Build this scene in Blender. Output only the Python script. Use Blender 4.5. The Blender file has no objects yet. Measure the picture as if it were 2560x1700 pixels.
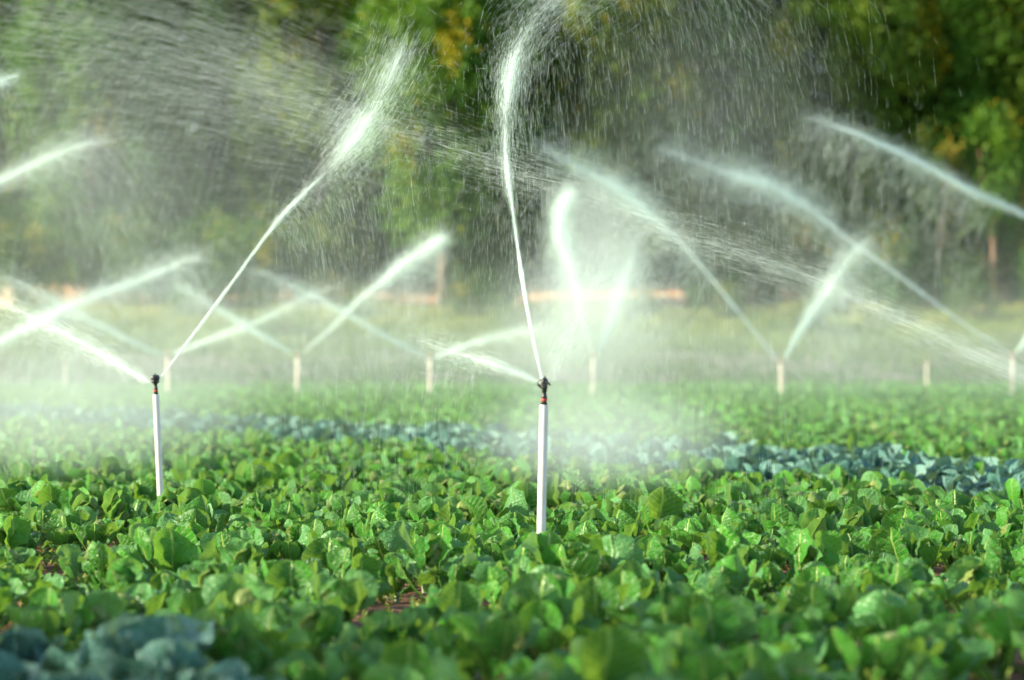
import bpy, math, random
import numpy as np
from mathutils import Vector, Matrix
R = math.radians
S = bpy.context.scene
COL = S.collection

# ------------------------------------------------------------------ camera
EYE = 1.13
cam_d = bpy.data.cameras.new('camera'); cam = bpy.data.objects.new('camera', cam_d); COL.objects.link(cam)
cam.location = (0, 0, EYE); cam.rotation_euler = (R(90) + math.atan(30 / 6720), 0, 0)
cam_d.sensor_width = 36; cam_d.lens = 94.5; cam_d.clip_start = 0.1; cam_d.clip_end = 2000
cam_d.dof.use_dof = True; cam_d.dof.focus_distance = 14.0; cam_d.dof.aperture_fstop = 1.75
S.camera = cam

# ------------------------------------------------------------------ world, sun, exposure
SUN_AZ, SUN_EL = 101, 21         # degrees to the left of the view direction, height
W = bpy.data.worlds.new('World'); S.world = W; W.use_nodes = True
nt = W.node_tree; bg = nt.nodes['Background']
sky = nt.nodes.new('ShaderNodeTexSky'); sky.sky_type = 'NISHITA'; sky.sun_disc = False
sky.sun_elevation = R(SUN_EL); sky.sun_rotation = R(-SUN_AZ)
nt.links.new(sky.outputs[0], bg.inputs[0]); bg.inputs[1].default_value = 0.15
sl = bpy.data.lights.new('sun', 'SUN'); sl.energy = 4.7; sl.angle = R(0.5); sl.color = (1.0, 0.89, 0.68)
so = bpy.data.objects.new('sun', sl); COL.objects.link(so)
sd = Vector((-math.sin(R(SUN_AZ)) * math.cos(R(SUN_EL)), math.cos(R(SUN_AZ)) * math.cos(R(SUN_EL)), math.sin(R(SUN_EL))))
so.rotation_euler = sd.to_track_quat('Z', 'Y').to_euler(); so.location = (-20, 0, 20)
S.view_settings.view_transform = 'Standard'; S.view_settings.look = 'None'
S.view_settings.exposure = 1.2; S.view_settings.gamma = 1.0
S.cycles.max_bounces = 6; S.cycles.diffuse_bounces = 3; S.cycles.transmission_bounces = 4
S.cycles.volume_bounces = 1; S.cycles.transparent_max_bounces = 12
S.cycles.use_denoising = True
try: S.cycles.denoiser = 'OPENIMAGEDENOISE'
except Exception: pass

# ------------------------------------------------------------------ helpers
def at(px, py, d):
    """world point seen at pixel (px, py) of the 2560-wide photograph, d metres away"""
    return Vector(((px - 1280) / 6720 * d, d, EYE + (880 - py) / 6720 * d))

def tag(o, label=None, cat=None, group=None, kind=None):
    if label: o['label'] = label
    if cat: o['category'] = cat
    if group: o['group'] = group
    if kind: o['kind'] = kind
    return o

def empty(name, loc=(0, 0, 0)):
    o = bpy.data.objects.new(name, None); COL.objects.link(o); o.location = loc; o.empty_display_size = .1
    return o

def np_mesh(name, V, F, uv=None, vary=None, smooth=True):
    """V (n,3), F (m,k) with k equal for all faces; uv (n,2) and vary (n,) per vertex"""
    V = np.ascontiguousarray(V, dtype=np.float32); F = np.ascontiguousarray(F, dtype=np.int32)
    me = bpy.data.meshes.new(name); n, (m, k) = len(V), F.shape
    me.vertices.add(n); me.vertices.foreach_set('co', V.ravel())
    me.loops.add(m * k); me.loops.foreach_set('vertex_index', F.ravel())
    me.polygons.add(m); me.polygons.foreach_set('loop_start', np.arange(0, m * k, k, dtype=np.int32))
    me.polygons.foreach_set('use_smooth', np.full(m, smooth, dtype=bool))
    if uv is not None:
        l = me.uv_layers.new(name='leaf'); l.data.foreach_set('uv', np.ascontiguousarray(uv[F.ravel()], dtype=np.float32).ravel())
    if vary is not None:
        a = me.attributes.new('vary', 'FLOAT', 'POINT'); a.data.foreach_set('value', np.ascontiguousarray(vary, dtype=np.float32))
    me.update(); me.validate()
    return me

def link(name, me, mat, parent=None):
    o = bpy.data.objects.new(name, me); COL.objects.link(o)
    if mat and not me.materials: me.materials.append(mat)
    if parent: o.parent = parent
    return o

def copy_tree(o, parent=None):
    c = o.copy(); COL.objects.link(c)
    if parent: c.parent = parent
    for ch in o.children: copy_tree(ch, c)
    return c

def lathe(prof, seg=20, lobes=0, depth=0.0):
    V, F = [], []
    for r, z in prof:
        for i in range(seg):
            a = 2 * math.pi * i / seg
            rr = r * (1 + depth * (1 if (lobes and int(i * lobes * 2 / seg) % 2) else 0))
            V.append((rr * math.cos(a), rr * math.sin(a), z))
    for j in range(len(prof) - 1):
        for i in range(seg):
            k = (i + 1) % seg
            F.append((j * seg + i, j * seg + k, (j + 1) * seg + k, (j + 1) * seg + i))
    F.append(tuple(reversed(range(seg)))); F.append(tuple((len(prof) - 1) * seg + i for i in range(seg)))
    return V, F

def tube(pts, rad, seg=8):
    pts = [Vector(p) for p in pts]; V, F = [], []
    up = Vector((0.3, 0.2, 1)).normalized()
    for i, p in enumerate(pts):
        t = (pts[min(i + 1, len(pts) - 1)] - pts[max(i - 1, 0)]).normalized()
        if abs(t.dot(up)) > .97: up = Vector((1, 0.1, 0))
        a = t.cross(up).normalized(); b = t.cross(a)
        r = rad[i] if hasattr(rad, '__len__') else rad
        for k in range(seg):
            an = 2 * math.pi * k / seg
            V.append(tuple(p + a * (r * math.cos(an)) + b * (r * math.sin(an))))
    for i in range(len(pts) - 1):
        for k in range(seg):
            q = (k + 1) % seg
            F.append((i * seg + k, i * seg + q, (i + 1) * seg + q, (i + 1) * seg + k))
    F.append(tuple(reversed(range(seg)))); F.append(tuple((len(pts) - 1) * seg + k for k in range(seg)))
    return V, F

def join(*parts):
    V, F = [], []
    for v, f in parts:
        b = len(V); V += list(v); F += [tuple(i + b for i in q) for q in f]
    return V, F

def py_mesh(name, vf, mat, parent=None, smooth=True):
    me = bpy.data.meshes.new(name); me.from_pydata([tuple(v) for v in vf[0]], [], vf[1])
    if smooth:
        me.polygons.foreach_set('use_smooth', np.ones(len(me.polygons), dtype=bool))
        try: me.set_sharp_from_angle(angle=R(40))
        except Exception: pass
    me.update()
    return link(name, me, mat, parent)

# ------------------------------------------------------------------ materials
class NT:
    def __init__(s, name):
        s.m = bpy.data.materials.new(name); s.m.use_nodes = True; s.t = s.m.node_tree; s.t.nodes.clear()
        s.out = s.n('ShaderNodeOutputMaterial')
    def n(s, typ, **kw):
        x = s.t.nodes.new(typ)
        for k, v in kw.items():
            if k.startswith('i_'):
                key = k[2:].replace('_', ' '); x.inputs[key].default_value = v
            else: setattr(x, k, v)
        return x
    def l(s, a, b): s.t.links.new(a, b)
    def math(s, op, a, b=None, c=None, clamp=False):
        x = s.n('ShaderNodeMath', operation=op, use_clamp=clamp)
        for i, v in enumerate((a, b, c)):
            if v is None: continue
            if isinstance(v, (int, float)): x.inputs[i].default_value = v
            else: s.l(v, x.inputs[i])
        return x.outputs[0]
    def mix(s, f, a, b, blend='MIX'):
        x = s.n('ShaderNodeMix', data_type='RGBA', blend_type=blend)
        for i, v in ((0, f), (6, a), (7, b)):
            if isinstance(v, (int, float)): x.inputs[i].default_value = v
            elif isinstance(v, tuple): x.inputs[i].default_value = (*v, 1)
            else: s.l(v, x.inputs[i])
        return x.outputs[2]
    def noise(s, scale, detail=3, coord='Object', rough=.55):
        tc = s.n('ShaderNodeTexCoord'); x = s.n('ShaderNodeTexNoise'); x.inputs['Scale'].default_value = scale
        x.inputs['Detail'].default_value = detail; x.inputs['Roughness'].default_value = rough
        s.l(tc.outputs[coord], x.inputs['Vector']); return x.outputs['Fac']
    def ramp(s, f, lo, hi):
        x = s.n('ShaderNodeMapRange'); x.inputs[1].default_value = lo; x.inputs[2].default_value = hi
        s.l(f, x.inputs[0]); return x.outputs[0]

def leaf_mat(name, dark, light, vein, back, rough=.34, veins=1.0, trans=.34):
    m = NT(name)
    uv = m.n('ShaderNodeUVMap', uv_map='leaf'); sp = m.n('ShaderNodeSeparateXYZ'); m.l(uv.outputs[0], sp.inputs[0])
    u, v = sp.outputs[0], sp.outputs[1]
    av = m.math('ABSOLUTE', m.math('SUBTRACT', v, .5))           # 0 at midrib, .5 at edge
    mid = m.math('SUBTRACT', 1, m.ramp(av, .012, .045), clamp=True)
    q = m.math('MULTIPLY', m.math('SUBTRACT', u, m.math('MULTIPLY', av, .75)), 6.5)
    fr = m.math('ABSOLUTE', m.math('SUBTRACT', m.math('FRACT', q), .5))
    lat = m.math('SUBTRACT', 1, m.ramp(fr, .02, .11), clamp=True)
    vor = m.n('ShaderNodeTexVoronoi', feature='DISTANCE_TO_EDGE'); vor.inputs['Scale'].default_value = 13
    m.l(uv.outputs[0], vor.inputs['Vector'])
    net = m.math('SUBTRACT', 1, m.ramp(vor.outputs['Distance'], .0, .07), clamp=True)
    vf = m.math('MULTIPLY', m.math('MAXIMUM', mid, m.math('MAXIMUM', m.math('MULTIPLY', lat, .75), m.math('MULTIPLY', net, .35))), veins, clamp=True)
    at_ = m.n('ShaderNodeAttribute', attribute_name='vary'); oi = m.n('ShaderNodeObjectInfo')
    k = m.math('FRACT', m.math('ADD', at_.outputs['Fac'], m.math('MULTIPLY', oi.outputs['Random'], .6)))
    base = m.mix(k, dark, light)
    nz = m.noise(28, 3)
    base = m.mix(m.math('MULTIPLY', nz, .35), base, light)
    edge = m.ramp(av, .44, .5)
    base = m.mix(m.math('MULTIPLY', edge, .65), base, back)
    col = m.mix(vf, base, vein)
    geo = m.n('ShaderNodeNewGeometry')
    col2 = m.mix(geo.outputs['Backfacing'], col, m.mix(.6, col, back))
    p = m.n('ShaderNodeBsdfPrincipled'); p.inputs['Roughness'].default_value = rough
    p.inputs['Specular IOR Level'].default_value = .45
    m.l(col2, p.inputs['Base Color'])
    bump = m.n('ShaderNodeBump'); bump.inputs['Strength'].default_value = .8; bump.inputs['Distance'].default_value = .010
    h = m.math('ADD', m.math('MULTIPLY', vf, -.8), m.noise(60, 2)); m.l(h, bump.inputs['Height']); m.l(bump.outputs[0], p.inputs['Normal'])
    tr = m.n('ShaderNodeBsdfTranslucent'); m.l(m.mix(.55, col2, (.28, .43, .04)), tr.inputs['Color'])
    mx = m.n('ShaderNodeMixShader'); mx.inputs[0].default_value = trans
    m.l(p.outputs[0], mx.inputs[1]); m.l(tr.outputs[0], mx.inputs[2]); m.l(mx.outputs[0], m.out.inputs[0])
    return m.m

M = {}
M['green'] = leaf_mat('cabbage leaf', (.004, .125, .012), (.052, .335, .020), (.30, .47, .10), (.13, .34, .12))
M['green_inner'] = leaf_mat('cabbage heart leaf', (.11, .26, .03), (.30, .40, .09), (.46, .54, .22), (.34, .44, .16))
M['red'] = leaf_mat('red cabbage leaf', (.018, .130, .100), (.060, .195, .155), (.20, .36, .30), (.19, .36, .28), rough=.42, trans=.15)

def plain(name, col, rough=.5, var=None, scale=20, spec=.5):
    m = NT(name); p = m.n('ShaderNodeBsdfPrincipled'); p.inputs['Roughness'].default_value = rough
    p.inputs['Specular IOR Level'].default_value = spec
    if var: m.l(m.mix(m.ramp(m.noise(scale, 4), .35, .7), col, var), p.inputs['Base Color'])
    else: p.inputs['Base Color'].default_value = (*col, 1)
    m.l(p.outputs[0], m.out.inputs[0]); return m.m
M['pvc'] = plain('white pvc', (.70, .69, .64), .4, (.56, .54, .46), 7)
M['pvc_warm_lit'] = plain('warm lit pvc', (.80, .70, .56), .5, (.66, .54, .42), 7)  # warm sunlight on the distant pipes put into the pvc colour
M['black'] = plain('black plastic', (.012, .014, .015), .38, (.03, .032, .032), 60)
M['brass'] = plain('brass fitting', (.75, .52, .26), .35)
M['redring'] = plain('red plastic', (.62, .06, .03), .4)
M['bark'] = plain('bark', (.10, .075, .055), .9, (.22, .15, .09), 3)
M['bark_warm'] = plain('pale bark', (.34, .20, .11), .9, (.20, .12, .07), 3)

def tree_leaf(name, a, b, c, trans=.4):
    m = NT(name); at_ = m.n('ShaderNodeAttribute', attribute_name='vary')
    r = m.n('ShaderNodeValToRGB'); e = r.color_ramp.elements
    e[0].position = .0; e[0].color = (*a, 1); e[1].position = 1; e[1].color = (*c, 1)
    x = e.new(.62); x.color = (*b, 1)
    m.l(at_.outputs['Fac'], r.inputs[0])
    p = m.n('ShaderNodeBsdfPrincipled'); p.inputs['Roughness'].default_value = .55; p.inputs['Specular IOR Level'].default_value = .3
    m.l(r.outputs[0], p.inputs['Base Color'])
    t = m.n('ShaderNodeBsdfTranslucent'); m.l(r.outputs[0], t.inputs[0])
    mx = m.n('ShaderNodeMixShader'); mx.inputs[0].default_value = trans
    m.l(p.outputs[0], mx.inputs[1]); m.l(t.outputs[0], mx.inputs[2]); m.l(mx.outputs[0], m.out.inputs[0]); return m.m
M['tleaf'] = tree_leaf('tree leaves', (.048, .155, .012), (.135, .270, .022), (.50, .42, .012))
M['tleaf_olive'] = tree_leaf('olive tree leaves', (.062, .150, .012), (.175, .275, .022), (.56, .46, .015))
M['bush'] = tree_leaf('bush leaves', (.035, .095, .014), (.10, .20, .022), (.50, .38, .05))
M['grass'] = tree_leaf('grass blades', (.06, .13, .02), (.20, .27, .04), (.44, .38, .07), .35)

def water_mat(name, col, tr):
    m = NT(name); d = m.n('ShaderNodeBsdfDiffuse'); d.inputs[0].default_value = (*col, 1)
    t = m.n('ShaderNodeBsdfTranslucent'); t.inputs[0].default_value = (*col, 1)
    a = m.n('ShaderNodeAddShader')
    m.l(d.outputs[0], a.inputs[0]); m.l(t.outputs[0], a.inputs[1])
    g = m.n('ShaderNodeBsdfTransparent'); b = m.n('ShaderNodeMixShader'); b.inputs[0].default_value = tr
    m.l(a.outputs[0], b.inputs[1]); m.l(g.outputs[0], b.inputs[2]); m.l(b.outputs[0], m.out.inputs[0]); return m.m
M['drops'] = water_mat('water drops', (.425, .49, .46), 0.35)
M['stream'] = water_mat('water stream', (.44, .49, .465), .35)

# ------------------------------------------------------------------ ground: one sheet, a rising bank at the far end
def ground_z(y):
    return float(np.interp(y, [0, 70, 90, 105, 108.5, 125, 400], [0, 0, 1.22, 2.85, 3.45, 6.2, 8]))
def build_ground():
    ys = np.concatenate([np.linspace(-60, 4, 9), np.linspace(5, 70, 131), np.linspace(70.6, 130, 100), np.linspace(140, 600, 20)])
    xs = np.concatenate([np.linspace(-400, -32, 14), np.linspace(-30, 30, 121), np.linspace(32, 400, 14)])
    rng = np.random.default_rng(3)
    X, Y = np.meshgrid(xs, ys)
    Z = np.interp(Y, [0, 70, 90, 105, 108.5, 125, 400], [0, 0, 1.22, 2.85, 3.45, 6.2, 8])
    Z = Z + rng.normal(0, .018, X.shape)
    nx, ny = len(xs), len(ys)
    V = np.stack([X.ravel(), Y.ravel(), Z.ravel()], 1)
    i = np.arange(ny - 1)[:, None] * nx + np.arange(nx - 1)[None]
    F = np.stack([i, i + 1, i + nx + 1, i + nx], -1).reshape(-1, 4)
    m = NT('soil')
    tc = m.n('ShaderNodeTexCoord'); sp = m.n('ShaderNodeSeparateXYZ'); m.l(tc.outputs['Object'], sp.inputs[0])
    n1 = m.noise(1.3, 5); n2 = m.noise(14, 4)
    soil = m.mix(m.ramp(n2, .3, .7), (.15, .075, .045), (.26, .14, .085))
    n3 = m.noise(.35, 6); grey = m.mix(m.ramp(n1, .35, .65), (.20, .17, .15), (.33, .28, .25)); grey = m.mix(m.ramp(n3, .46, .60), grey, (.10, .17, .06))
    grass = m.mix(m.ramp(n1, .3, .7), (.13, .20, .04), (.26, .28, .06))
    earth = m.mix(m.ramp(n1, .3, .7), (.70, .40, .21), (.80, .50, .29))
    yv = m.math('ADD', sp.outputs[1], m.math('MULTIPLY', m.math('SUBTRACT', n1, .5), 14))
    c = m.mix(m.ramp(yv, 68, 72), soil, grey)
    c = m.mix(m.ramp(yv, 87.5, 90), c, grass)
    c = m.mix(m.ramp(sp.outputs[1], 104.6, 105.2), c, earth)
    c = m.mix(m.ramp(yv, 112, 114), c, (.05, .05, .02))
    p = m.n('ShaderNodeBsdfPrincipled'); p.inputs['Roughness'].default_value = .95; p.inputs['Specular IOR Level'].default_value = .15
    m.l(c, p.inputs['Base Color'])
    b = m.n('ShaderNodeBump'); b.inputs['Strength'].default_value = .8; b.inputs['Distance'].default_value = .03
    m.l(n2, b.inputs['Height']); m.l(b.outputs[0], p.inputs['Normal']); m.l(p.outputs[0], m.out.inputs[0])
    o = link('ground', np_mesh('ground', V, F), m.m); tag(o, kind='structure')
build_ground()

# ------------------------------------------------------------------ trees
def leaves_mesh(name, C, size, rng, vary, flat=.0, droop=.5):
    """C (n,3) leaf centres -> one folded diamond leaf each"""
    n = len(C); L = size * rng.uniform(.7, 1.3, n)
    d = rng.normal(0, 1, (n, 3)); d[:, 2] -= droop; d /= np.linalg.norm(d, axis=1)[:, None]
    s = np.cross(d, rng.normal(0, 1, (n, 3))); s /= np.linalg.norm(s, axis=1)[:, None]
    nn = np.cross(d, s)
    V = np.empty((n, 4, 3)); w = (L * .36)[:, None]; l = L[:, None]
    V[:, 0] = C; V[:, 1] = C + d * l * .5 + s * w + nn * w * .3; V[:, 2] = C + d * l; V[:, 3] = C + d * l * .5 - s * w + nn * w * .3
    F = np.arange(n * 4).reshape(n, 4)
    return np_mesh(name, V.reshape(-1, 3), F, vary=np.repeat(vary, 4), smooth=False)

def make_tree(x, y, h, rx, low, label, seed, mat='tleaf', warm=0.1, nclump=150, per=230, leaf=.26, name='tree', group='trees behind the field', bark='bark', lean=0):
    rng = np.random.default_rng(seed); z0 = ground_z(y)
    root = empty(name, (x, y, z0)); tag(root, label, 'tree' if name == 'tree' else name, group)
    tops = []
    def limb(p, dirv, length, r, n=6, jit=.13):
        pts = [Vector(p)]; d = Vector(dirv).normalized(); rad = [r]
        for i in range(n):
            d = (d + Vector(rng.normal(0, jit, 3)) + Vector((0, 0, .05))).normalized()
            pts.append(pts[-1] + d * length / n); rad.append(r * (1 - .8 * (i + 1) / n))
        return pts, rad
    pts, rad = limb((0, 0, -.2), (lean, 0, 1), h * .86, .05 + h * .011, 9, .045)
    parts = [tube(pts, rad, 9)]
    for k in range(11):
        f = rng.uniform(.22, .9); i = min(int(f * 9), 8); a = rng.uniform(0, 2 * math.pi)
        q, qr = limb(pts[i], (math.cos(a), math.sin(a), rng.uniform(.2, .9)), rx * rng.uniform(.6, 1.0), rad[i] * .5, 5)
        parts.append(tube(q, qr, 5)); tops += q[2:]
    tops += pts[4:]
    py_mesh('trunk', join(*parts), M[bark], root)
    C = []; K = []
    for c in range(nclump):
        t = rng.uniform(0, 1); zc = low + (h - low) * t
        prof = math.sin(math.pi * min(1, .12 + .80 * t)) ** .6
        a = rng.uniform(0, 2 * math.pi); rr = rx * prof * math.sqrt(rng.uniform(.12, 1))
        c0 = np.array([rr * math.cos(a) + lean * zc, rr * math.sin(a), zc])
        sg = rng.uniform(.35, .8) * (.5 + rx * .22)
        m_ = int(per * rng.uniform(.6, 1.4))
        P = rng.normal(0, 1, (m_, 3)) * np.array([sg * .55, sg * .55, sg * .85]) + c0
        P = P[P[:, 2] > low * .75]
        C.append(P)
        k = rng.uniform(0, .55) + (rng.uniform(.25, .5) if rng.uniform() < warm else 0)
        K.append(np.clip(k + rng.normal(0, .12, len(P)), 0, 1))
    C = np.concatenate(C); K = np.concatenate(K)
    link('crown', leaves_mesh('crown', C, leaf, rng, K), M[mat], root)
    return root

def px_x(px, d): return (px - 1280) / 6720 * d
TREES = [ # px, dist, height, radius, crown bottom, material, warm, label
 (-60, 113, 17.5, 3.3, .6, 'tleaf_olive', .30, 'tree with yellowing crown at the left edge of the wood'),
 (230, 110, 16.5, 3.0, .5, 'tleaf', .10, 'dark green tree at far left behind the faint distant sprinkler jets'),
 (520, 112, 18.0, 2.9, .8, 'tleaf', .16, 'bushy tree above the upper left veil of spray'),
 (800, 110, 16.8, 3.0, 1.2, 'tleaf_olive', .10, 'olive green tree behind the burst of the left sprinkler jet'),
 (1105, 103.9, 17.0, 2.9, 3.3, 'tleaf', .05, 'dark tree with a straight grey trunk standing beside the orange earth strip'),
 (1330, 113, 18.5, 3.0, 1.9, 'tleaf', .10, 'dark tree behind the tall upright water jet'),
 (1580, 111, 17.6, 3.0, 1.7, 'tleaf_olive', .32, 'tree with golden yellow leaves near the top middle right'),
 (1850, 112, 18.5, 3.0, 1.2, 'tleaf', .14, 'green tree behind the falling drops right of the tall jet'),
 (2120, 110, 17.0, 3.1, 1.0, 'tleaf_olive', .08, 'dense olive tree above the beige jet at right'),
 (2370, 112, 18.4, 3.0, 1.3, 'tleaf', .08, 'very dark tree at upper right with few yellow leaves'),
 (2640, 110, 17.2, 3.2, .8, 'tleaf_olive', .22, 'tree with yellow leaf tips at the right edge of the wood'),
]
for i, (px, d, h, rx, low, mt, wm, lab) in enumerate(TREES):
    make_tree(px_x(px, d), d, h, rx * 1.12, low, lab, 100 + i, mt, wm)
# second row, hides the sky
for i, px in enumerate((80, 390, 680, 960, 1210, 1430, 1540, 1660, 1760, 1990, 2250, 2500)):
    d = 112.8 + (i % 3) * .9
    make_tree(px_x(px, d), d, 19 + (i % 2) * 1.6, 3.3, .4, 'shaded tree deep in the dark wood behind the front trees', 200 + i, ('tleaf', 'tleaf_olive')[i % 2], .06, 120, 220, .40, group='shaded trees deep in the wood')
# the orange lit trunk at right and small bushes under the trees
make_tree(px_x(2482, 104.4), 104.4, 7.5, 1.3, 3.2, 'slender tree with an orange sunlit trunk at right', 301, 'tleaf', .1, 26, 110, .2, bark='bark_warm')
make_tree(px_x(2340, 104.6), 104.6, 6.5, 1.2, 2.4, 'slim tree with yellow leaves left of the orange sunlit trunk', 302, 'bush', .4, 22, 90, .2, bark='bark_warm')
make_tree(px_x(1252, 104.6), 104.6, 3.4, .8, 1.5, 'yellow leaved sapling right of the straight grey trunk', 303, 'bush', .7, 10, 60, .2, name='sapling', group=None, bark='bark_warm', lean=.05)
BUSH = [(2020, 105.0, 3.9, 1.3, .9, 'orange brown bush under the trees between the two right jets'),
        (1880, 105.0, 2.6, 1.5, .15, 'brownish bush behind the left jet of the sprinkler at centre right'),
        (1770, 104.4, 2.8, .8, .15, 'yellow green bush at the right end of the orange earth strip'),
        (800, 104.6, 2.7, 1.0, .15, 'yellow green bush left of the orange earth strip'),
        (600, 104.8, 3.2, 2.0, .15, 'green bush under the tree left of centre'),
        (300, 104.6, 3.3, 2.2, .15, 'green bush with yellow leaf tips at left'),
        (60, 104.2, 3.0, 1.8, .15, 'olive bush with yellow leaves at the left edge'),
        (1215, 104.2, 1.9, 1.5, .1, 'low brown bush between the grey trunk and the sapling'),
        (2200, 105.0, 2.6, 1.9, .15, 'dark bush left of the orange sunlit trunk'),
        (2580, 105.0, 3.0, 1.0, .15, 'dark green bush at the right edge beside the orange trunk'),
        (455, 104.6, 2.6, 1.1, .15, 'low green bush between the two larger bushes at left'),
        (2390, 104.9, 1.9, 1.3, .1, 'small olive bush just left of the orange sunlit trunk')]
for i, (px, d, h, rx, low, lab) in enumerate(BUSH):
    make_tree(px_x(px, d), d, h, rx, low, lab, 400 + i, 'bush' if i not in (4, 8, 9, 10) else 'tleaf', .5 if i == 0 else .14, 32, 150, .17, name='bush', group='bushes at the foot of the wood')

for i, (px, d, h) in enumerate(((120, 97, .8), (480, 100, 1.0), (700, 94, .7), (900, 99, .9), (1180, 101, 1.1), (1290, 96, .7), (1600, 98, .8), (1790, 101, 1.2), (1980, 95, .8), (2080, 100, 1.0), (2230, 97, .9), (2430, 100, 1.3))):
    make_tree(px_x(px, d), d, h, .7 + .3 * (i % 3), .05, 'low leafy weed clump on the pale grass bank below the trees', 600 + i, 'bush', .12, 12, 90, .13, name='weed_clump', group='weed clumps on the grass bank')
# unseen trees added on the left to lay broken shade on the foreground
for i, (x, y, h) in enumerate(((-11.5, 1.6, 8.5), (-12.2, 6.2, 8.4))):
    make_tree(x, y, h, 2.0, .6, 'unseen leafy tree added left of the view to shade the foreground', 500 + i, 'tleaf', .05, 30, 60, .26, name='added_shade_tree', group='unseen trees added to shade the foreground')
# grass on the bank
def build_grass():
    rng = np.random.default_rng(9); n = 60000
    y = 88 + 16.8 * rng.uniform(0, 1, n) ** .8; y[:9000] = rng.uniform(71.5, 89, 9000); x = rng.uniform(-.205, .205, n) * y
    z = np.interp(y, [70, 90, 105], [0, 1.22, 2.85])
    patch = np.sin(x * .7 + y * .3) + np.sin(x * 1.9 - y * .8) * .6
    h = rng.uniform(.12, .38, n) * (1 + .35 * patch) * np.where(y < 87, .8, 1); a = rng.uniform(0, math.pi, n); w = .03
    V = np.empty((n, 4, 3)); c, s = np.cos(a) * w, np.sin(a) * w
    lx, ly = rng.normal(0, .1, n), rng.normal(0, .1, n)
    V[:, 0] = np.stack([x - c, y - s, z - .03], 1); V[:, 1] = np.stack([x + c, y + s, z - .03], 1)
    V[:, 2] = np.stack([x + c * .3 + lx, y + s * .3 + ly, z + h], 1); V[:, 3] = np.stack([x - c * .3 + lx, y - s * .3 + ly, z + h], 1)
    k = np.clip(.25 + .55 * (y - 90) / 15 + .12 * patch + rng.normal(0, .15, n), 0, 1)
    o = link('grass', np_mesh('grass', V.reshape(-1, 3), np.arange(n * 4).reshape(n, 4), vary=np.repeat(k, 4), smooth=False), M['grass'])
    tag(o, 'pale yellow green grass on the bank below the trees', 'grass', kind='stuff')
build_grass()

# ------------------------------------------------------------------ cabbages
def leaf_grid(nu, nv, pet, L, Wd, e0, bend, cup, ruf, rng, r0=.012, z0=.05, tw=0.0, pw=.010):
    """one leaf growing along +X; returns V, F, uv"""
    tot = pet + L; f = pet / tot
    us = np.concatenate([np.linspace(0, f, 3)[:-1], f + (1 - f) * (1 - np.cos(np.linspace(0, math.pi, nu))) / 2]) if pet > .02 else (1 - np.cos(np.linspace(0, math.pi, nu))) / 2
    b = np.clip((us - f) / (1 - f), 0, 1) if pet > .02 else us
    hw = Wd / 2 * np.sqrt(np.clip(1 - ((b - .52) / np.where(b < .52, .525, .485)) ** 2, 0, 1)) ** .9
    hw = np.maximum(hw, pw * (1 - .5 * b)) ; hw[-1] = Wd * .05
    ang = e0 + bend * np.clip(us, 0, 1) ** 1.3
    ds = np.diff(us, prepend=0) * tot
    r = r0 + np.cumsum(np.cos(ang) * ds); z = z0 + np.cumsum(np.sin(ang) * ds)
    vs = np.linspace(-1, 1, nv); ph = rng.uniform(0, 6.28, 3)
    Vv = np.empty((len(us), nv, 3)); UV = np.empty((len(us), nv, 2))
    for i in range(len(us)):
        t = vs
        a = np.clip(hw[i] / (Wd * .5), 0, 1)
        lift = cup * hw[i] * np.abs(t) ** 1.8 + (ruf * Wd * a * np.abs(t) ** 1.5 * (np.sin(b[i] * 9 + ph[0] + np.sign(t) * 1.3) + .7 * np.sin(b[i] * 19 + ph[1] + np.sign(t) * 2)))
        lift = lift + .035 * Wd * a * np.sin(t * 5 + b[i] * 6 + ph[2]) + .03 * Wd * a * np.sin(t * 11 + ph[1]) * np.sin(b[i] * 12 + ph[0])
        nx, nz = -np.sin(ang[i]), np.cos(ang[i])
        Vv[i, :, 0] = r[i] + nx * lift; Vv[i, :, 2] = z[i] + nz * lift
        Vv[i, :, 1] = t * hw[i] * (1 - .12 * cup) + tw * b[i] * lift
        UV[i, :, 0] = b[i]; UV[i, :, 1] = .5 + .5 * t * (hw[i] / (Wd * .5) * .8 + .2)
    n = len(us); ii = np.arange(n - 1)[:, None] * nv + np.arange(nv - 1)[None]
    F = np.stack([ii, ii + 1, ii + nv + 1, ii + nv], -1).reshape(-1, 4)
    return Vv.reshape(-1, 3), F, UV.reshape(-1, 2)

def rotz(V, a):
    c, s = math.cos(a), math.sin(a); o = V.copy(); o[:, 0] = V[:, 0] * c - V[:, 1] * s; o[:, 1] = V[:, 0] * s + V[:, 1] * c; return o

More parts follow.
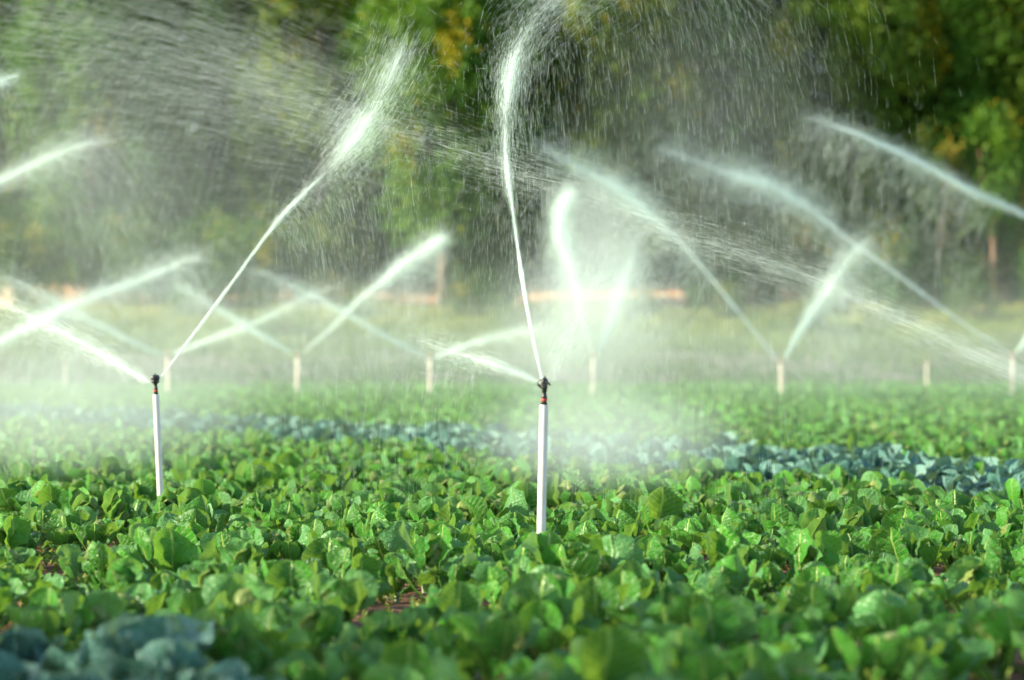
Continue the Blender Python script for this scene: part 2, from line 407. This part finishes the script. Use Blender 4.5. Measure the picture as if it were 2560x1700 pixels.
def plant_leaves(seed, red, hi):
    """list of (kind, V, F, uv, vary) of one plant"""
    rng = np.random.default_rng(seed); out = []
    nu, nv = (15, 13) if hi == 2 else (7, 5) if hi == 1 else (5, 3)
    nout = int(rng.integers(10, 13)) if not red else int(rng.integers(7, 9)); a0 = rng.uniform(0, 6.28)
    for k in range(nout):
        t = k / (nout - 1); a = a0 + k * 2.39996 + rng.normal(0, .15)
        if not red:
            L = rng.uniform(.105, .170) * (1 - .2 * t); Wd = L * rng.uniform(.95, 1.2); pet = rng.uniform(.09, .16) * (1 - .5 * t)
            e0 = R(24 + 48 * t + rng.uniform(-12, 16)); bend = R(rng.uniform(-35, 60) + 35 * t)
            cup = rng.uniform(.15, .95) if rng.uniform() < .75 else -rng.uniform(.2, .7); ruf = rng.uniform(.03, .12)
            if rng.uniform() < .3: L *= .7; Wd *= .62
            z0 = .035 + .05 * t
        else:
            L = rng.uniform(.20, .27) * (1 - .2 * t); Wd = L * rng.uniform(.95, 1.15); pet = .05
            e0 = R(28 + 48 * t + rng.uniform(-10, 10)); bend = R(rng.uniform(-35, 25) + 25 * t)
            cup = rng.uniform(.2, .7); ruf = rng.uniform(.05, .10); z0 = .04 + .03 * t
        v, f, uv = leaf_grid(nu, nv, pet, L, Wd, e0, bend, cup, ruf, rng, z0=z0)
        out.append(('leaf', rotz(v, a), f, uv, rng.uniform(0, 1)))
    hv, hf, hu, hk, b = [], [], [], [], 0
    for k in range(5 if hi else 3):                      # the wrapped heart
        L = rng.uniform(.10, .13) * (1.3 if red else 1 if hi == 2 else 1.2 if hi else 1.45)  # far hearts drawn larger; their pale yellow also stands in for sunlit tips
        v, f, uv = leaf_grid(max(nu - 1, 5), nv, 0, L, L * .85, R(35 + 6 * k), R(95 + 6 * k), .75, .05, rng, r0=.012, z0=.075 + .02 * k, pw=.02)
        v = rotz(v, a0 + k * 2.2 + .7); hv.append(v); hf.append(f + b); hu.append(uv); hk.append(np.full(len(v), rng.uniform(0, 1))); b += len(v)
    out.append(('head', np.concatenate(hv), np.concatenate(hf), np.concatenate(hu), np.concatenate(hk)))
    return out

def make_plant(seed, red):
    root = empty('red_cabbage' if red else 'cabbage')
    for kind, v, f, uv, vary in plant_leaves(seed, red, 2):
        k = np.full(len(v), vary) if np.isscalar(vary) else vary
        mt = M['red'] if red else (M['green_inner'] if kind == 'head' else M['green'])
        link(kind, np_mesh(kind, v, f, uv, k), mt, root)
    py_mesh('stalk', tube([(0, 0, -.03), (.004, 0, .04), (.0, .003, .10)], [.016, .014, .011], 8), M['stalk'], root)
    return root
M['stalk'] = plain('cabbage stalk', (.20, .26, .12), .6, (.30, .34, .2), 30)

RD = np.array([-.47, .883]); RN = np.array([.883, .47])           # row direction and its normal
def band(x, y):
    """signed distance across the rows, measured from the middle of the red cabbage bed"""
    return (x - 3.66) * RN[0] + (y - 19.2) * RN[1]
PIPES_XY = [(at(1353, 880, 12.0).x, 12.0), (at(402, 880, 16.4).x, 16.4)]
def field():
    rng = np.random.default_rng(17); pts = []
    for r in np.arange(-26, 62, .40):
        for s in np.arange(-20, 110, .325):
            p = RN * r + RD * (s + rng.uniform(-.16, .16)) + RN * rng.normal(0, .05)
            x, y = p
            if y < 6.6 or y > 71.5 or abs(x) > .1905 * y * 1.03 + 1.7: continue
            if rng.uniform() < .05: continue
            if any((x - a) ** 2 + (y - b) ** 2 < .012 for a, b in PIPES_XY): continue
            pts.append((x, y))
    return np.array(pts)
P = np.vstack([field(), [[px_x(a, d), d] for a, d in ((1335, 11.6), (1425, 11.5), (1510, 11.3), (378, 15.9), (408, 15.82), (440, 15.85))]]); order = np.argsort(P[:, 1]); P = P[order]
bd = band(P[:, 0], P[:, 1])
front = (P[:, 0] + 1.05) * RN[0] + (P[:, 1] - 7.3) * RN[1]
isred = (np.random.default_rng(8).uniform(0, 1, len(P)) > .14) & ((np.abs(bd) < 1.25) | ((np.abs(front + .06) < .42) & (P[:, 1] < 8.7)))
# bare patches of soil as in the photo (pixel, canopy distance)
def bare(x, y):
    for px, d, r in ((150, 13.1, .30), (985, 10.9, .30), (1385, 10.5, .22), (2520, 10.2, .28), (2530, 8.0, .2)):
        cx = px_x(px, d)
        if (x - cx) ** 2 + ((y - d) * .45) ** 2 < r * r: return True
    return False
keep = np.array([not bare(x, y) for x, y in P]); P, isred = P[keep], isred[keep]
NG, NRED = 300, 110
seen = np.abs(P[:, 0]) < .1905 * P[:, 1] * 1.03 + .25
def split(mask, n):
    near = np.where(mask & seen)[0][:n]
    return near, np.setdiff1d(np.where(mask)[0], near)
g_near, g_far = split(~isred, NG); r_near, r_far = split(isred, NRED)

def zone_label(x, y, red):
    px = 1280 + x * 6720 / y
    side = 'far left' if px < 200 else 'below the left pipe' if px < 600 else 'between the near pipes' if px < 1130 else 'below the right pipe' if px < 1580 else 'right of the right pipe' if px < 2150 else 'far right'
    if red:
        if y < 11: return 'blurred blue green red cabbage in the bottom left corner', 'red cabbages in the bottom left corner'
        s2 = 'far right' if px > 2250 else 'right of centre' if px > 1800 else 'by the right pipe'
        dd = 'front side' if band(x, y) < -.4 else 'back side' if band(x, y) > .4 else 'middle'
        return f'blue grey red cabbage on the bluish bed, {dd}, {s2}', f'red cabbages in the bluish bed, {dd}, {s2}'
    dd = ('most blurred green cabbage along the bottom edge' if y < 7.8 else 'blurred green cabbage low in the foreground' if y < 9.4 else
          'green cabbage a little before the right pipe' if y < 11.3 else 'sharp green cabbage level with the right pipe' if y < 13.4 else 'green cabbage just behind the right pipe')
    return f'{dd}, {side}', f'{dd}, {side}'.replace('cabbage ', 'cabbages ')

def place(idx, red, nproto, rng):
    protos = [make_plant((900 if red else 700) + k, red) for k in range(nproto)]
    used = [False] * nproto
    for i in idx:
        k = int(rng.integers(nproto)); x, y = P[i]
        o = copy_tree(protos[k]) if used[k] else protos[k]; used[k] = True
        s = rng.uniform(.72, 1.25) if not ((11.2 < y < 11.65 and .05 < x < .42) or (15.8 < y < 15.95 and -2.25 < x < -1.9)) else 1.30 if x > 0 else 1.25; o.location = (x, y, ground_z(y) - .01); o.rotation_euler = (rng.normal(0, .09), rng.normal(0, .09), rng.uniform(0, 6.28)); o.scale = (s, s, s * rng.uniform(.9, 1.12))
        lab, grp = zone_label(x, y, red)
        tag(o, lab, 'red cabbage' if red else 'cabbage', grp)
    # a look-alike may be told apart by what it stands beside
rg = np.random.default_rng(5)
place(g_near, False, 8, rg); place(r_near, True, 5, rg)

def crop(name, idx, red, label, seed):
    rng = np.random.default_rng(seed)
    libs = {}; MI = []
    for hi in (0, 1):
        L = []
        for k in range(8):
            vs, fs, us, ks, hs, b = [], [], [], [], [], 0
            for kind, v, f, uv, vary in plant_leaves((900 if red else 700) + k, red, hi):
                vs.append(v); fs.append(f + b); us.append(uv); b += len(v); hs.append(np.full(len(f), 1 if kind == 'head' else 0))
                ks.append(np.full(len(v), vary) if np.isscalar(vary) else vary)
            L.append((np.concatenate(vs), np.concatenate(fs), np.concatenate(us), np.concatenate(ks), np.concatenate(hs)))
        libs[hi] = L
    VV, FF, UU, KK, b = [], [], [], [], 0
    for i in idx:
        x, y = P[i]; v, f, uv, k, mi = libs[1 if y < 28 else 0][int(rng.integers(8))]; MI.append(mi)
        s = rng.uniform(.72, 1.28); w = rotz(v * s, rng.uniform(0, 6.28)); t1, t2 = rng.normal(0, .09, 2)
        w = w + np.stack([w[:, 2] * t1, w[:, 2] * t2, -w[:, 0] * t1 - w[:, 1] * t2], 1)
        VV.append(w + np.array([x, y, ground_z(y) - .01])); FF.append(f + b); UU.append(uv); KK.append(np.mod(k + rng.uniform(0, 1), 1)); b += len(v)
    o = link(name, np_mesh(name, np.concatenate(VV), np.concatenate(FF), np.concatenate(UU), np.concatenate(KK)), M['red' if red else 'green'])
    if not red: o.data.materials.append(M['green_inner']); o.data.polygons.foreach_set('material_index', np.concatenate(MI).astype(np.int32))
    tag(o, label, 'cabbage crop' if not red else 'red cabbage crop', kind='stuff')
crop('cabbage_crop', g_far, False, 'dense green cabbage crop stretching back to the far sprinklers', 21)
if len(r_far): crop('red_cabbage_crop', r_far, True, 'far end of the blue grey red cabbage bed crossing the field', 22)

# low weeds between the plants
def weeds():
    rng = np.random.default_rng(33); n = 1500
    y = 7 + 20 * rng.uniform(0, 1, n) ** .7; x = rng.uniform(-.2, .2, n) * y
    C = np.repeat(np.stack([x, y, np.full(n, .02)], 1), 14, 0) + rng.normal(0, 1, (n * 14, 3)) * np.array([.06, .06, .035])
    C[:, 2] = np.abs(C[:, 2]) + .01
    o = link('weeds', leaves_mesh('weeds', C, .045, rng, np.clip(rng.normal(.45, .2, len(C)), 0, 1), droop=-.6), M['grass'])
    tag(o, 'small low weeds growing between the cabbages', 'weeds', kind='stuff')
weeds()

# ------------------------------------------------------------------ sprinklers
def make_sprinkler(pipe_h, warm_lit=False, hs=1.0):
    root = empty('sprinkler')
    py_mesh('pipe', lathe([(.0195, -.05), (.0195, pipe_h - .003), (.0185, pipe_h), (.012, pipe_h)], 24), M['pvc_warm_lit' if warm_lit else 'pvc'], root)
    z = pipe_h
    py_mesh('coupling', join(lathe([(.0130, z), (.0142, z + .002), (.0142, z + .010), (.0115, z + .012), (.0115, z + .018)], 18, 9, .05)), M['black'], root)
    py_mesh('ring', lathe([(.0138, z + .0182), (.0146, z + .020), (.0146, z + .025), (.0138, z + .027)], 18), M['redring'], root)
    py_mesh('neck', lathe([(.0128, z + .0272), (.0138, z + .032), (.0128, z + .040), (.0105, z + .048), (.0098, z + .058), (.0125, z + .062), (.0125, z + .066)], 18), M['black'], root)
    head = py_mesh('head', join(
        lathe([(r_ * hs, z_) for r_, z_ in [(.009, z + .0662), (.0135, z + .070), (.0155, z + .078), (.014, z + .086), (.0165, z + .092), (.017, z + .104), (.015, z + .112), (.012, z + .118), (.004, z + .121)]], 28, 7, .14),
        tube([(-.004, 0, z + .121), (.0, 0, z + .128)], [.004, .003], 6)), M['black' if not warm_lit else 'brass'], root)
    py_mesh('nozzle', tube([(.010, 0, z + .076), (.026, 0, z + .086), (.033, 0, z + .091)], [.0075, .006, .0048], 10), M['black' if not warm_lit else 'brass'], head)
    py_mesh('drive_arm', join(tube([(-.004, .004, z + .108), (.012, .008, z + .112), (.026, .007, z + .106), (.031, .003, z + .098)], [.0035, .0035, .003, .0045], 6),
                              tube([(-.004, -.003, z + .100), (-.020, -.002, z + .098), (-.026, 0, z + .088)], [.004, .0045, .006], 6)), M['black'], head)
    return root

def set_sprinkler(o, top, base_px, d, label, group, rz):
    """lean the pipe so that it runs from its base in the soil to the pipe top seen in the photo"""
    b = Vector((px_x(base_px, d), d, ground_z(d)))
    ax = (Vector(top) - b).normalized()
    o.location = b; o.rotation_mode = 'QUATERNION'
    o.rotation_quaternion = ax.to_track_quat('Z', 'Y') @ Matrix.Rotation(rz, 3, 'Z').to_quaternion()
    tag(o, label, 'sprinkler', group)
tR = at(1360, 1012, 12.0); tL = at(390, 986, 16.4)
set_sprinkler(make_sprinkler((tR - Vector((px_x(1349, 12), 12, 0))).length, False, .85), tR, 1349, 12.0, 'nearest sprinkler, tall white pipe with black head and orange ring right of centre', 'near sprinklers', R(70))
set_sprinkler(make_sprinkler((tL - Vector((px_x(406, 16.4), 16.4, 0))).length, False, 1.4), tL, 406, 16.4, 'near sprinkler at left on a slightly leaning white pipe with black head', 'near sprinklers', R(0))
BACK = [(419, 893, 56, 'distant sprinkler behind the thin jet of the left near sprinkler', 0),
        (744, 893, 56, 'distant sprinkler with a bright orange lit head left of centre', 1),
        (1075, 898, 56, 'distant warm lit pipe sprinkler between the bright headed one and the nearest sprinkler', 0),
        (1484, 893, 55, 'distant sprinkler in white mist just right of the nearest sprinkler', 0),
        (1952, 908, 54, 'distant sprinkler with warm lit pipe and V shaped jets at centre right', 1),
        (2532, 895, 54, 'distant sprinkler with warm lit pipe at the right edge', 0),
        (163, 908, 68, 'faintest sprinkler lost in mist at far left', 0),
        (2317, 905, 69, 'thin faint sprinkler pipe in mist left of the right edge sprinkler', 0)]
bk = None
for px, py, d, lab, br in BACK:
    t = at(px, py, d)
    if bk is None: bk = make_sprinkler(1.0, True); o = bk
    else: o = copy_tree(bk)
    set_sprinkler(o, t, px + random.Random(px).uniform(-4, 4), d, lab, 'distant sprinklers', random.Random(px).uniform(0, 6))
    L = (t - o.location).length; o.scale = (1.6 if d < 60 else 1.2, 1.6 if d < 60 else 1.2, L)

# ------------------------------------------------------------------ water
def spline(pts, n=120):
    """smooth curve through the points, evenly spaced along its length"""
    p = np.array([list(q) for q in pts]); p = np.vstack([2 * p[0] - p[1], p, 2 * p[-1] - p[-2]])
    out = []
    for i in range(1, len(p) - 2):
        t = np.linspace(0, 1, 40, endpoint=False)[:, None]; a, b, c, d = p[i - 1], p[i], p[i + 1], p[i + 2]
        out.append(.5 * (2 * b + (c - a) * t + (2 * a - 5 * b + 4 * c - d) * t ** 2 + (3 * b - a - 3 * c + d) * t ** 3))
    q = np.vstack(out + [p[-2][None]]); s = np.concatenate([[0], np.cumsum(np.linalg.norm(np.diff(q, axis=0), axis=1))])
    u = np.linspace(0, s[-1], n)
    return np.stack([np.interp(u, s, q[:, k]) for k in range(3)], 1), s[-1]

TET = np.array([[0, 2, 1], [0, 1, 3], [0, 3, 2], [1, 2, 3]])
def drops_mesh(name, C, D, L, Wd, rng):
    """tear drops: C centres, D unit directions of flight, L lengths, Wd widths"""
    n = len(C); s = np.cross(D, rng.normal(0, 1, (n, 3))); s /= np.maximum(np.linalg.norm(s, axis=1), 1e-6)[:, None]; t = np.cross(D, s)
    V = np.empty((n, 4, 3)); l = L[:, None] * .5; w = Wd[:, None] * .5
    V[:, 0] = C - D * l
    h = C + D * l
    V[:, 1] = h + s * w; V[:, 2] = h - s * w * .5 + t * w * .87; V[:, 3] = h - s * w * .5 - t * w * .87
    F = (np.arange(n)[:, None, None] * 4 + TET[None]).reshape(-1, 3)
    return np_mesh(name, V.reshape(-1, 3), F, smooth=False)

KC, KF = .8, .42
PX = 2.5 / 6720      # one pixel of the render, per metre of distance
def water_jet(label, pts, r0, r1, core=.7, n_core=3000, sig=(.01, .12), n_fall=3000, fall=(.3, 1.0), fall_t=.5, carry=.5, side=.10,
              length=16, width=.30, seed=1, pulses=(), tight=1.0, group='water jets of the sprinklers', s0=0.02, sexp=.9, spow=1.6, fine=.8):
    rng = np.random.default_rng(seed); width = min(width, .125) * fine; n_core = int(n_core / fine ** .75); n_fall = int(n_fall / fine ** .75); length *= 1.25; n_core = int(n_core * KC); n_fall = int(n_fall * KF)
    path, tot = spline([at(*p) for p in pts], 160); tan = np.gradient(path, axis=0); tan /= np.linalg.norm(tan, axis=1)[:, None]
    root = empty('water_jet', tuple(path[0])); tag(root, label, 'water jet', group)
    ss = np.linspace(0, 1, 160); at_s = lambda s: np.stack([np.interp(s, ss, path[:, k]) for k in range(3)], 1)
    tn_s = lambda s: np.stack([np.interp(s, ss, tan[:, k]) for k in range(3)], 1)
    if core > 0:
        n = int(160 * core); pr = path[:n:2]; sc = np.linspace(0, 1, len(pr))
        rad = (r0 + (r1 - r0) * sc) * (1 - .25 * rng.uniform(0, 1, len(pr))) * np.where(sc > .75, (1.02 - sc) / .27, 1) ** .7
        o = py_mesh('stream', tube([tuple(Vector(p) - Vector(path[0])) for p in pr], list(rad), 7), M['stream'], root)
    # drops flying along the jet
    if len(pulses):
        w = np.array([p[2] for p in pulses]); k = rng.choice(len(pulses), n_core, p=w / w.sum())
        s = np.array([p[0] for p in pulses])[k] + rng.normal(0, 1, n_core) * np.array([p[1] for p in pulses])[k]
        s = np.where((s > 0) & (s < 1), s, rng.uniform(s0, 1, n_core))
    else: s = s0 + (1 - s0) * rng.beta(1 / sexp, 1.55, n_core)
    C = at_s(s); D = tn_s(s); sg = sig[0] + sig[1] * s ** spow
    if len(pulses):
        sp = np.array([p[3] if len(p) > 3 else 0 for p in pulses])[k]; sg = np.where(sp > 0, sp, sg)
    off = rng.normal(0, 1, (n_core, 3)) * sg[:, None] * (rng.uniform(0, 1, n_core) ** tight)[:, None]
    C = C + off; D = D + rng.normal(0, .05, (n_core, 3)) + off * (.8 / max(tot, 1)); D[:, 2] -= .04
    # drops that have left it and fall
    f = fall[0] + (fall[1] - fall[0]) * rng.beta(1.25, 1.3, n_fall); t = fall_t * rng.uniform(0, 1, n_fall) ** 1.3
    T = tn_s(f); Cf = at_s(f) + T * (carry * (1 - np.exp(-2 * t)))[:, None] + rng.normal(0, 1, (n_fall, 3)) * ((sig[0] + sig[1] * f ** spow) * .8 + side * t)[:, None]
    Cf[:, 2] -= 3.0 * t * t + .6 * t
    Df = T * (carry * 2 * np.exp(-2 * t))[:, None]; Df[:, 2] -= 6.0 * t + .6; Df += rng.normal(0, .12, (n_fall, 3))
    C = np.vstack([C, Cf]); D = np.vstack([D, Df]); D /= np.linalg.norm(D, axis=1)[:, None]
    ok = (C[:, 2] > .28) & (C[:, 1] > 6); C, D = C[ok], D[ok]; n = len(C)
    dist = C[:, 1]; Ls = length * PX * dist * np.clip(rng.lognormal(-.35, .65, n), .08, 2.2); Ws = width * PX * dist * np.clip(rng.lognormal(0, .45, n), .4, 3)
    o = link('drops', drops_mesh('drops', C - path[0], D, Ls, Ws, rng), M['drops'], root); tag(o, kind='stuff')
    return root

# near sprinklers --------------------------------------------------
G1, G2, G3, G4 = 'jets of the near sprinklers', 'jets of the distant sprinklers', 'jets from sprinklers outside the picture', 'mist'
water_jet('thin white jet rising right from the left near sprinkler and bursting into drops',
          [(401, 944, 16.4), (558, 737, 16.0), (694, 553, 15.6), (835, 407, 15.2), (905, 320, 15.0), (960, 225, 14.8), (1010, 110, 14.6)],
          .005, .014, .34, 11000, (.004, .26), 8000, (.45, 1), .75, .55, .24, 12, .5, 1, tight=.8, spow=3.0, fine=.6,
          pulses=((.76, .040, 3.6, .10), (.80, .05, 1.6, .16), (.94, .035, 2.0, .12), (.34, .10, 1.3, .008), (.51, .05, 1.1, .014), (.63, .05, .35, .05)), group=G1)
water_jet('wide soft jet fanning left from the left near sprinkler',
          [(383, 962, 16.4), (260, 889, 17.0), (141, 824, 17.6), (0, 752, 18.3), (-120, 700, 18.9)],
          .004, .008, 0, 6500, (.008, .24), 3000, (.3, 1), .6, .7, .2, 16, .45, 2, group=G1, spow=1.1, sexp=.85)
water_jet('tall upright white jet of the nearest sprinkler breaking into drops at the top',
          [(1357, 958, 12.0), (1328, 824, 12.3), (1307, 705, 12.6), (1287, 564, 12.9), (1269, 434, 13.2), (1262, 340, 13.4), (1268, 240, 13.7), (1284, 150, 13.9), (1320, 70, 14.1), (1390, -10, 14.3), (1450, -60, 14.4)],
          .005, .014, .34, 11000, (.004, .17), 5500, (.55, .98), .55, .25, .16, 11, .5, 3, tight=.8, spow=2.6, fine=.6,
          pulses=((.70, .045, 3.6, .05), (.76, .05, 1.6, .10), (.93, .05, 3.2, .22), (.32, .10, 1.4, .008), (.47, .045, 1.7, .020), (.57, .04, .4, .03)), group=G1)
water_jet('short white jet fanning left from the nearest sprinkler',
          [(1352, 957, 12.0), (1240, 913, 12.1), (1150, 884, 12.3), (1040, 850, 12.5)],
          .004, .008, .2, 2600, (.005, .10), 900, (.4, 1), .35, .3, .1, 14, .42, 4, group=G1, spow=1.1, sexp=1.1)
water_jet('broad misty white fan rising right from the nearest sprinkler',
          [(1368, 962, 12.0), (1408, 870, 12.1), (1455, 780, 12.3), (1505, 690, 12.5), (1545, 610, 12.7)],
          .003, .004, 0, 9000, (.010, .32), 5000, (.5, 1), .35, .1, .28, 6, .45, 5, group=G1, spow=1.0, tight=.5, sexp=.55)
water_jet('curtain of bright falling drops from the top right of the tall jet',
          [(1380, 0, 14.2), (1500, -110, 14.4), (1680, -120, 14.6), (1850, -40, 14.8), (2020, 120, 15.0)],
          .003, .004, 0, 1500, (.20, .16), 11000, (0, 1), 1.0, .40, .18, 14, .48, 6, group=G1, fine=.5)
# distant sprinklers -----------------------------------------------
def far(label, pts, w=1.0, n=4000, core=.6, nf=3000, sig=(.02, .22), ft=.7, seed=0, pulses=(), r=(.012, .019), length=10):
    water_jet(label, pts, r[0] * w, r[1] * w, core, n, sig, nf, (.35, 1), ft, .6, .3, length, .55, seed, pulses, group=G2, spow=1.25, sexp=1.2)
far('beige jet rising left from the sprinkler behind the left near one', [(410, 890, 56), (293, 835, 55), (173, 772, 54), (65, 716, 53), (-40, 680, 52)], .8, seed=11)
far('beige jet rising right from the sprinkler behind the left near one', [(430, 885, 56), (520, 851, 55), (650, 802, 54), (780, 737, 53), (850, 712, 52)], 1.0, seed=12)
far('jet rising left from the distant sprinkler with the orange lit head', [(731, 884, 56), (650, 835, 55), (585, 797, 54), (500, 745, 53), (400, 690, 52)], .7, seed=13)
far('bright jet rising right from the distant sprinkler with the orange lit head', [(758, 880, 56), (824, 824, 55.5), (889, 759, 55), (954, 705, 54.5), (1015, 655, 54), (1105, 598, 53)], 1.1, 6500, .85, 8000, seed=14, pulses=((.7, .1, 2), (.95, .04, 2), (.4, .2, 1)))
far('soft jet rising left from the warm lit sprinkler left of the nearest one', [(1063, 893, 56), (976, 846, 55.5), (889, 797, 55), (800, 750, 54), (700, 700, 53), (600, 665, 52)], .9, seed=15)
far('faint jet going right from the warm lit sprinkler left of the nearest one', [(1088, 893, 56), (1171, 862, 55), (1300, 830, 54), (1400, 815, 53)], .6, 3500, .5, 2500, seed=16)
far('bright wavering jet rising left from the sprinkler in white mist', [(1478, 880, 55), (1455, 800, 54.5), (1440, 716, 54), (1420, 640, 53.5), (1399, 572, 53), (1403, 520, 52.7), (1425, 480, 52.4)], 1.3, 9000, .72, 9000, seed=17, pulses=((.68, .06, 3), (.9, .08, 3), (.4, .2, 1)))
far('faint jet rising right from the sprinkler in white mist', [(1494, 880, 55), (1530, 792, 54.5), (1561, 694, 54), (1580, 640, 53.5), (1600, 570, 53)], .8, 6000, .4, 5000, (.02, .5), seed=18)
far('long jet rising left from the centre right sprinkler', [(1943, 900, 54), (1887, 830, 53.5), (1811, 737, 53), (1713, 618, 52), (1650, 560, 51.5), (1572, 490, 51), (1490, 440, 50.5), (1350, 368, 50)], 1.1, 9000, .62, 7000, (.02, .45), .8, seed=19, pulses=((.7, .08, 3), (.85, .1, 3), (.4, .2, 1)))
far('jet rising right from the centre right sprinkler', [(1963, 897, 54), (2006, 819, 53.5), (2060, 737, 53), (2125, 640, 52), (2180, 590, 51.5)], 1.0, 7000, .5, 6000, (.02, .4), seed=20)
far('long bright jet rising left from the right edge sprinkler', [(2521, 882, 54), (2385, 792, 53), (2255, 694, 52), (2125, 602, 51), (2038, 531, 50.5), (1930, 466, 50), (1822, 433, 49.5), (1650, 370, 49)], 1.25, 10000, .68, 8000, (.02, .4), .9, seed=21, pulses=((.68, .07, 2.5), (.8, .06, 3), (.4, .2, 1), (.97, .04, .8)))
far('short jet rising right from the right edge sprinkler', [(2543, 880, 54), (2580, 835, 53.5), (2640, 770, 53)], 1.0, 2500, .9, 800, seed=22)
# from outside -----------------------------------------------------
def out(label, pts, *a, **k): return water_jet(label, pts, *a, group=G3, **k)
out('long soft white jet entering at the right edge and crossing to the left', [(2680, 990, 11.6), (2560, 940, 11.7), (2385, 856, 11.9), (2168, 759, 12.2), (2050, 705, 12.4), (1843, 629, 12.7), (1690, 580, 13.0), (1500, 500, 13.4), (1250, 412, 13.9), (1030, 336, 14.4), (760, 250, 14.9), (540, 195, 15.3)],
    .004, .006, 0, 5600, (.050, .11), 1000, (.2, 1), .45, .5, .1, 22, .42, seed=31, spow=1.3, sexp=1.05, tight=.5, fine=.45)
out('wide veil of streaking drops drifting across the upper left', [(900, 300, 20), (650, 200, 20.6), (400, 120, 21.2), (150, 70, 21.8), (-60, 40, 22.4)],
    .004, .006, 0, 4800, (.42, .12), 3500, (0, 1), .7, 1.6, .15, 44, .40, seed=32, spow=1, tight=.3, sexp=.8, fine=.38)
out('beige jet entering at the right edge above the others', [(2700, 610, 40), (2560, 537, 39.5), (2428, 477, 39), (2320, 417, 38.5), (2147, 336, 38), (2006, 288, 37.5)], .014, .05, .9, 6000, (.02, .16), 6000, (.3, 1), .6, .6, .2, 14, .5, seed=33, spow=1.2)
out('soft bright jet entering at the left edge', [(-120, 505, 30), (0, 452, 29.7), (108, 401, 29.4), (210, 362, 29), (275, 350, 28.8)], .012, .04, 0, 3400, (.07, .14), 4500, (.2, 1), .8, 1.8, .2, 20, .45, seed=34, spow=1, fine=.5)
out('pale band of spray rising from the left edge behind the left near sprinkler', [(-60, 880, 50), (0, 856, 49.7), (173, 767, 49), (336, 705, 48.5), (455, 655, 48), (520, 640, 47.5)], .02, .04, .3, 7000, (.10, .20), 7000, (.3, 1), .7, .6, .25, 14, .5, seed=35, spow=1)
out('small white jet tip at the upper left edge', [(-80, 230, 20), (0, 203, 20), (35, 192, 20)], .01, .012, 0, 1200, (.05, .03), 500, (0, 1), .3, .3, .1, 14, .5, seed=36, spow=1)

# ------------------------------------------------------------------ drifting mist: real scattering volumes
def mist_mat(name, dens, soft):
    m = NT(name); p = m.n('ShaderNodeVolumePrincipled'); p.inputs['Color'].default_value = (.86, 1.0, .92, 1); p.inputs['Anisotropy'].default_value = .15
    if soft:
        tc = m.n('ShaderNodeTexCoord'); ln = m.n('ShaderNodeVectorMath', operation='LENGTH'); m.l(tc.outputs['Object'], ln.inputs[0])
        f = m.math('SUBTRACT', 1, m.math('MULTIPLY', ln.outputs['Value'], ln.outputs['Value']), clamp=True)
        m.l(m.math('MULTIPLY', m.math('POWER', f, 1.5), dens), p.inputs['Density'])
    else: p.inputs['Density'].default_value = dens
    m.l(p.outputs[0], m.out.inputs['Volume']); return m.m
def mist_box(x0, x1, y0, y1, z0, z1, dens, label):
    v = [(x, y, z) for z in (z0, z1) for y in (y0, y1) for x in (x0, x1)]
    o = py_mesh('mist', (v, [(0, 2, 3, 1), (4, 5, 7, 6), (0, 1, 5, 4), (2, 6, 7, 3), (0, 4, 6, 2), (1, 3, 7, 5)]), mist_mat('low mist', dens, False), smooth=False)
    tag(o, label, 'mist', kind='stuff')
def mist_puff(px, py, d, rx, ry, rz, dens, label):
    bm_ = lathe([(max(math.cos(R(a)), .01), math.sin(R(a))) for a in range(-90, 91, 15)], 20)
    o = py_mesh('mist', bm_, mist_mat('mist puff', dens, True)); o.location = at(px, py, d); o.scale = (rx, ry, rz)
    tag(o, label, 'mist', kind='stuff')
mist_box(-30, 30, 20, 103, -.6, 2.7, .0025, 'thin mist hanging over the far half of the field')
mist_box(-25, 25, 24, 99, -.5, 1.65, .0024, 'denser ground mist among the distant sprinklers')
mist_puff(1450, 820, 13.0, .55, .8, .52, .5, 'white mist right of the nearest sprinkler head')
mist_puff(1500, 1090, 14.5, .9, 1.6, .34, .38, 'thin mist over the cabbages right of the right pipe')
mist_puff(170, 1030, 20.5, 1.8, 4.0, .60, .12, 'mist over the field behind the left pipe')
mist_puff(1500, 650, 52, 1.15, 2.5, 2.0, .17, 'white mist around the distant sprinkler right of the nearest one')
mist_puff(620, 480, 16.2, 1.7, 1.2, 1.15, .06, 'thin drifting spray under the left near jet')
mist_puff(1780, 330, 14.6, 1.0, 1.0, .95, .075, 'thin drifting spray under the drops of the tall jet')
mist_puff(150, 420, 20, 1.3, 1.5, 1.2, .07, 'thin drifting spray at the left edge')
